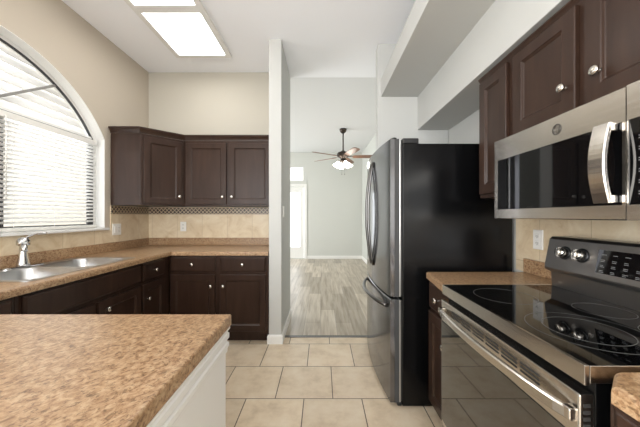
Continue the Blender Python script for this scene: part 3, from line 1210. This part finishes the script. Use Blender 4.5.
# door: steel frame around the glass
bm = bmesh.new()
wy0, wy1, wz0, wz1 = msp + .010, my1 - .022, MZ0 + .045, MZ0 + .288
o1 = [(msp + .0007, MZ0), (my1, MZ0), (my1, MZ1), (msp + .0007, MZ1)]
i1 = [(wy0, wz0), (wy1, wz0), (wy1, wz1), (wy0, wz1)]
loft(bm, [[(x, y, z) for y, z in l] for l, x in ((o1, MX + .030), (o1, MX + .003), ([(y + (.0006 if y < 1 else -.003), z + (.003 if z < 1.4 else -.003)) for y, z in o1], MX), (i1, MX), (i1, MX + .030))], closed=True)
dr = obj('door', bm, M['steel'], t)
obj('window', box_bm(((MX + .002, wy0 + .0005, wz0 + .0005), (MX + .012, wy1 - .0005, wz1 - .0005))), M['blackglass'], dr)
bm = bmesh.new()
ha, hb = msp + .020, msp + .064
lps = []
for k in range(17):
    q = k / 16
    xo = MX - .030 - .018 * math.sin(PI * q)
    z = MZ0 + .052 + .238 * q
    lps.append([(xo, ha, z), (xo, hb, z), (xo + .003, hb + .003, z), (xo + .011, hb + .003, z), (xo + .011, ha - .003, z), (xo + .003, ha - .003, z)])
loft(bm, lps)
for zz in (MZ0 + .052, MZ0 + .290):
    s_ = .012 if zz < MZ0 + .1 else -.012
    add_box(bm, (MX - .028, ha, zz), (MX + .0005, hb, zz + s_ * 2), .003)
obj('handle', bm, M['steel'], dr)
# round emblem
bm = bmesh.new()
ec = (MX, 1.007, MZ1 - .052)
for r0, r1 in ((.0155, .0195), (.0110, .0125)):
    ang = [2 * PI * k / 28 for k in range(28)]
    loft(bm, [[(x, ec[1] + r * math.cos(a), ec[2] + r * math.sin(a)) for a in ang] for r, x in ((r0, MX - .0002), (r1, MX - .0002), (r1, MX - .0015), (r0, MX - .0015))], closed=True)
for sx, zz in ((-.004, 0), (.004, 0)):
    pts = [(MX - .001, ec[1] + sx + .0036 * math.cos(a), ec[2] + .0055 * math.sin(a)) for a in [0.6 + 5.0 * k / 12 for k in range(13)]]
    add_tube(bm, pts, .0008, 6)
obj('emblem', bm, M['darksteel'], dr, label='small round emblem with looped lettering')
# control panel
bm = bmesh.new()
o1 = [(my0, MZ0), (msp - .002, MZ0), (msp - .002, MZ1), (my0, MZ1)]
i1 = [(my0 + .006, wz0), (msp - .006, wz0), (msp - .006, wz1), (my0 + .006, wz1)]
loft(bm, [[(x, y, z) for y, z in l] for l, x in ((o1, MX + .030), (o1, MX), (i1, MX), (i1, MX + .030))], closed=True)
cp = obj('control_panel', bm, M['steel'], t)
obj('control_glass', box_bm(((MX + .002, my0 + .0065, wz0 + .0005), (MX + .012, msp - .0065, wz1 - .0005))), M['blackglass'], cp)
for r in range(6):
    for c in range(3):
        y = msp - .030 - c * .042
        z = wz1 - .05 - r * .031
        for k in range(2):
            w = random.uniform(.010, .017)
            bm = bmesh.new()
            add_box(bm, (MX + .0012, y - w, z - k * .007 - .0022), (MX + .0019, y, z - k * .007))
            obj('button_print', bm, M['print'], cp)
# underside vents and lamp cover
bm = bmesh.new()
for k in range(10):
    add_box(bm, (MX + .05, my0 + .06 + k * .012, MZ0 + .0005), (MX + .15, my0 + .066 + k * .012, MZ0 + .004))
obj('vent', bm, M['darksteel'], t)

# ------------------------------------------------------------------ range
GX = .612
t = thing('electric_range', 'stainless electric range with black glass cooktop under the microwave', 'range', (.93, 1.0, 0))
obj('body', box_bm(((GX + .03, GY0 + .003, .06), (XR - .03, GY1 - .003, .893)), bevel=.003), M['black'], t)
bm = box_bm(((GX + .012, GY0, .8935), (1.165, GY1, .9155)), bevel=.002)
obj('cooktop', bm, M['blackglass'], t)
# steel trim along front and ends of the cooktop
bm = box_bm(((GX, GY0 - .001, .870), (GX + .0115, GY1 + .001, .9165)), ((GX + .0115, GY0 - .0025, .875), (1.16, GY0 - .0003, .9165)), ((GX + .0115, GY1 + .0003, .895), (1.16, GY1 + .0025, .9165)), bevel=.001)
obj('cooktop_trim', bm, M['steel'], t)
for (cx, cy), rs in (((.80, 1.185), (.118,)), ((.81, .83), (.150, .105)), ((1.04, 1.00), (.085,)), ((1.04, .79), (.075,))):
    bm = bmesh.new()
    for r in rs:
        add_ring(bm, (cx, cy), r - .0011, r + .0011, .9156, .0003, 64)
    obj('burner_ring', bm, M['ring'], t)
# oven door
dz0, dz1 = .215, .845
bm = box_bm(((GX - .008, GY0 + .004, dz0), (GX + .028, GY1 - .004, dz1)), bevel=.004)
od = obj('oven_door', bm, M['steel'], t)
obj('door_glass', box_bm(((GX - .0105, GY0 + .040, dz0 + .03), (GX - .0085, GY1 - .012, dz1 - .105)), bevel=.0008), M['ovenglass'], od)
bm = bmesh.new()
for k in range(6):
    y0 = GY0 + .12 + k * .087
    for j in range(3):
        add_box(bm, (GX - .0092, y0, dz1 - .052 + j * .012), (GX - .0078, y0 + .072, dz1 - .046 + j * .012))
obj('vent_slots', bm, M['slot'], od)
bm = bmesh.new()
lps = []
for k in range(21):
    q = k / 20
    x = GX - .022 - .036 * math.sin(PI * q) ** .6
    y = GY0 + .012 + (GY1 - GY0 - .024) * q
    z = dz1 - .052
    lps.append([(x, y, z - .013), (x, y, z + .010), (x + .004, y, z + .014), (x + .014, y, z + .014), (x + .014, y, z - .016), (x + .003, y, z - .016)])
loft(bm, lps)
for y in (GY0 + .022, GY1 - .022):
    add_box(bm, (GX - .026, y - .012, dz1 - .066), (GX - .007, y + .012, dz1 - .038), .003)
obj('handle', bm, M['steel'], od)
bm = bmesh.new()
for k in range(6):
    add_box(bm, (GX + .002, GY0 + .0028, dz1 - .03 - k * .016), (GX + .018, GY0 + .0042, dz1 - .022 - k * .016))
obj('side_louvres', bm, M['slot'], od)
obj('storage_drawer', box_bm(((GX - .004, GY0 + .004, .065), (GX + .028, GY1 - .004, dz0 - .008)), bevel=.004), M['steel'], t)
for x in (GX + .06, 1.2):
    for y in (GY0 + .05, GY1 - .05):
        bm = bmesh.new()
        add_cyl(bm, (x, y, 0), (x, y, .0595), .018)
        obj('foot', bm, M['blackplastic'], t)
# backguard: low riser, then the tilted control fascia
bm = bmesh.new()
prof = [(1.168, .894), (1.163, .985), (1.131, 1.000), (1.129, 1.010), (1.156, 1.150), (1.170, 1.162), (XR - .032, 1.162), (XR - .032, .894)]
loft(bm, [[(x, y, z) for x, z in prof] for y in (GY0 + .001, GY1 - .001)])
bg = obj('backguard', bm, M['range_steel'], t)
fn = Vector((-.14, 0, .027)).normalized()
fd_ = Vector((.027, 0, .14)).normalized()
f0 = Vector((1.129, 0, 1.010))


def fp(y, v, n):
    return Vector((f0.x, y, f0.z)) + fd_ * v + fn * n


for y in (1.272, 1.188, .797, .713):
    bm = bmesh.new()
    add_lathe(bm, fp(y, .082, .0005), fn, [(.031, 0), (.031, .004), (.024, .006)], 24)
    kb = obj('knob_skirt', bm, M['blackplastic'], t)
    bm = bmesh.new()
    add_lathe(bm, fp(y, .082, .0066), fn, [(.0235, 0), (.0225, .018), (.020, .026), (.001, .027)], 24)
    q = fp(y, .082, .030)
    loft(bm, [[fp(y - .005, .06, h), fp(y + .005, .06, h), fp(y + .005, .104, h), fp(y - .005, .104, h)] for h in (.012, .040)])
    obj('knob', bm, M['nickel'], kb)
bm = bmesh.new()
loft(bm, [[fp(y, v, h) for y, v in ((.845, .022), (1.120, .022), (1.120, .118), (.845, .118))] for h in (.0005, .002)])
dp = obj('display_panel', bm, M['blackglass'], t)
for r in range(4):
    for c in range(6):
        if (r, c) in ((0, 3), (0, 4), (1, 4), (1, 3)):
            continue
        y = 1.105 - c * .043
        v = .100 - r * .022
        for k in range(2 if r else 1):
            w = random.uniform(.012, .020)
            bm = bmesh.new()
            loft(bm, [[fp(y, v - k * .006, h), fp(y - w, v - k * .006, h), fp(y - w, v - k * .006 - .0022, h), fp(y, v - k * .006 - .0022, h)] for h in (.0021, .0024)])
            obj('button_print', bm, M['print'], dp)
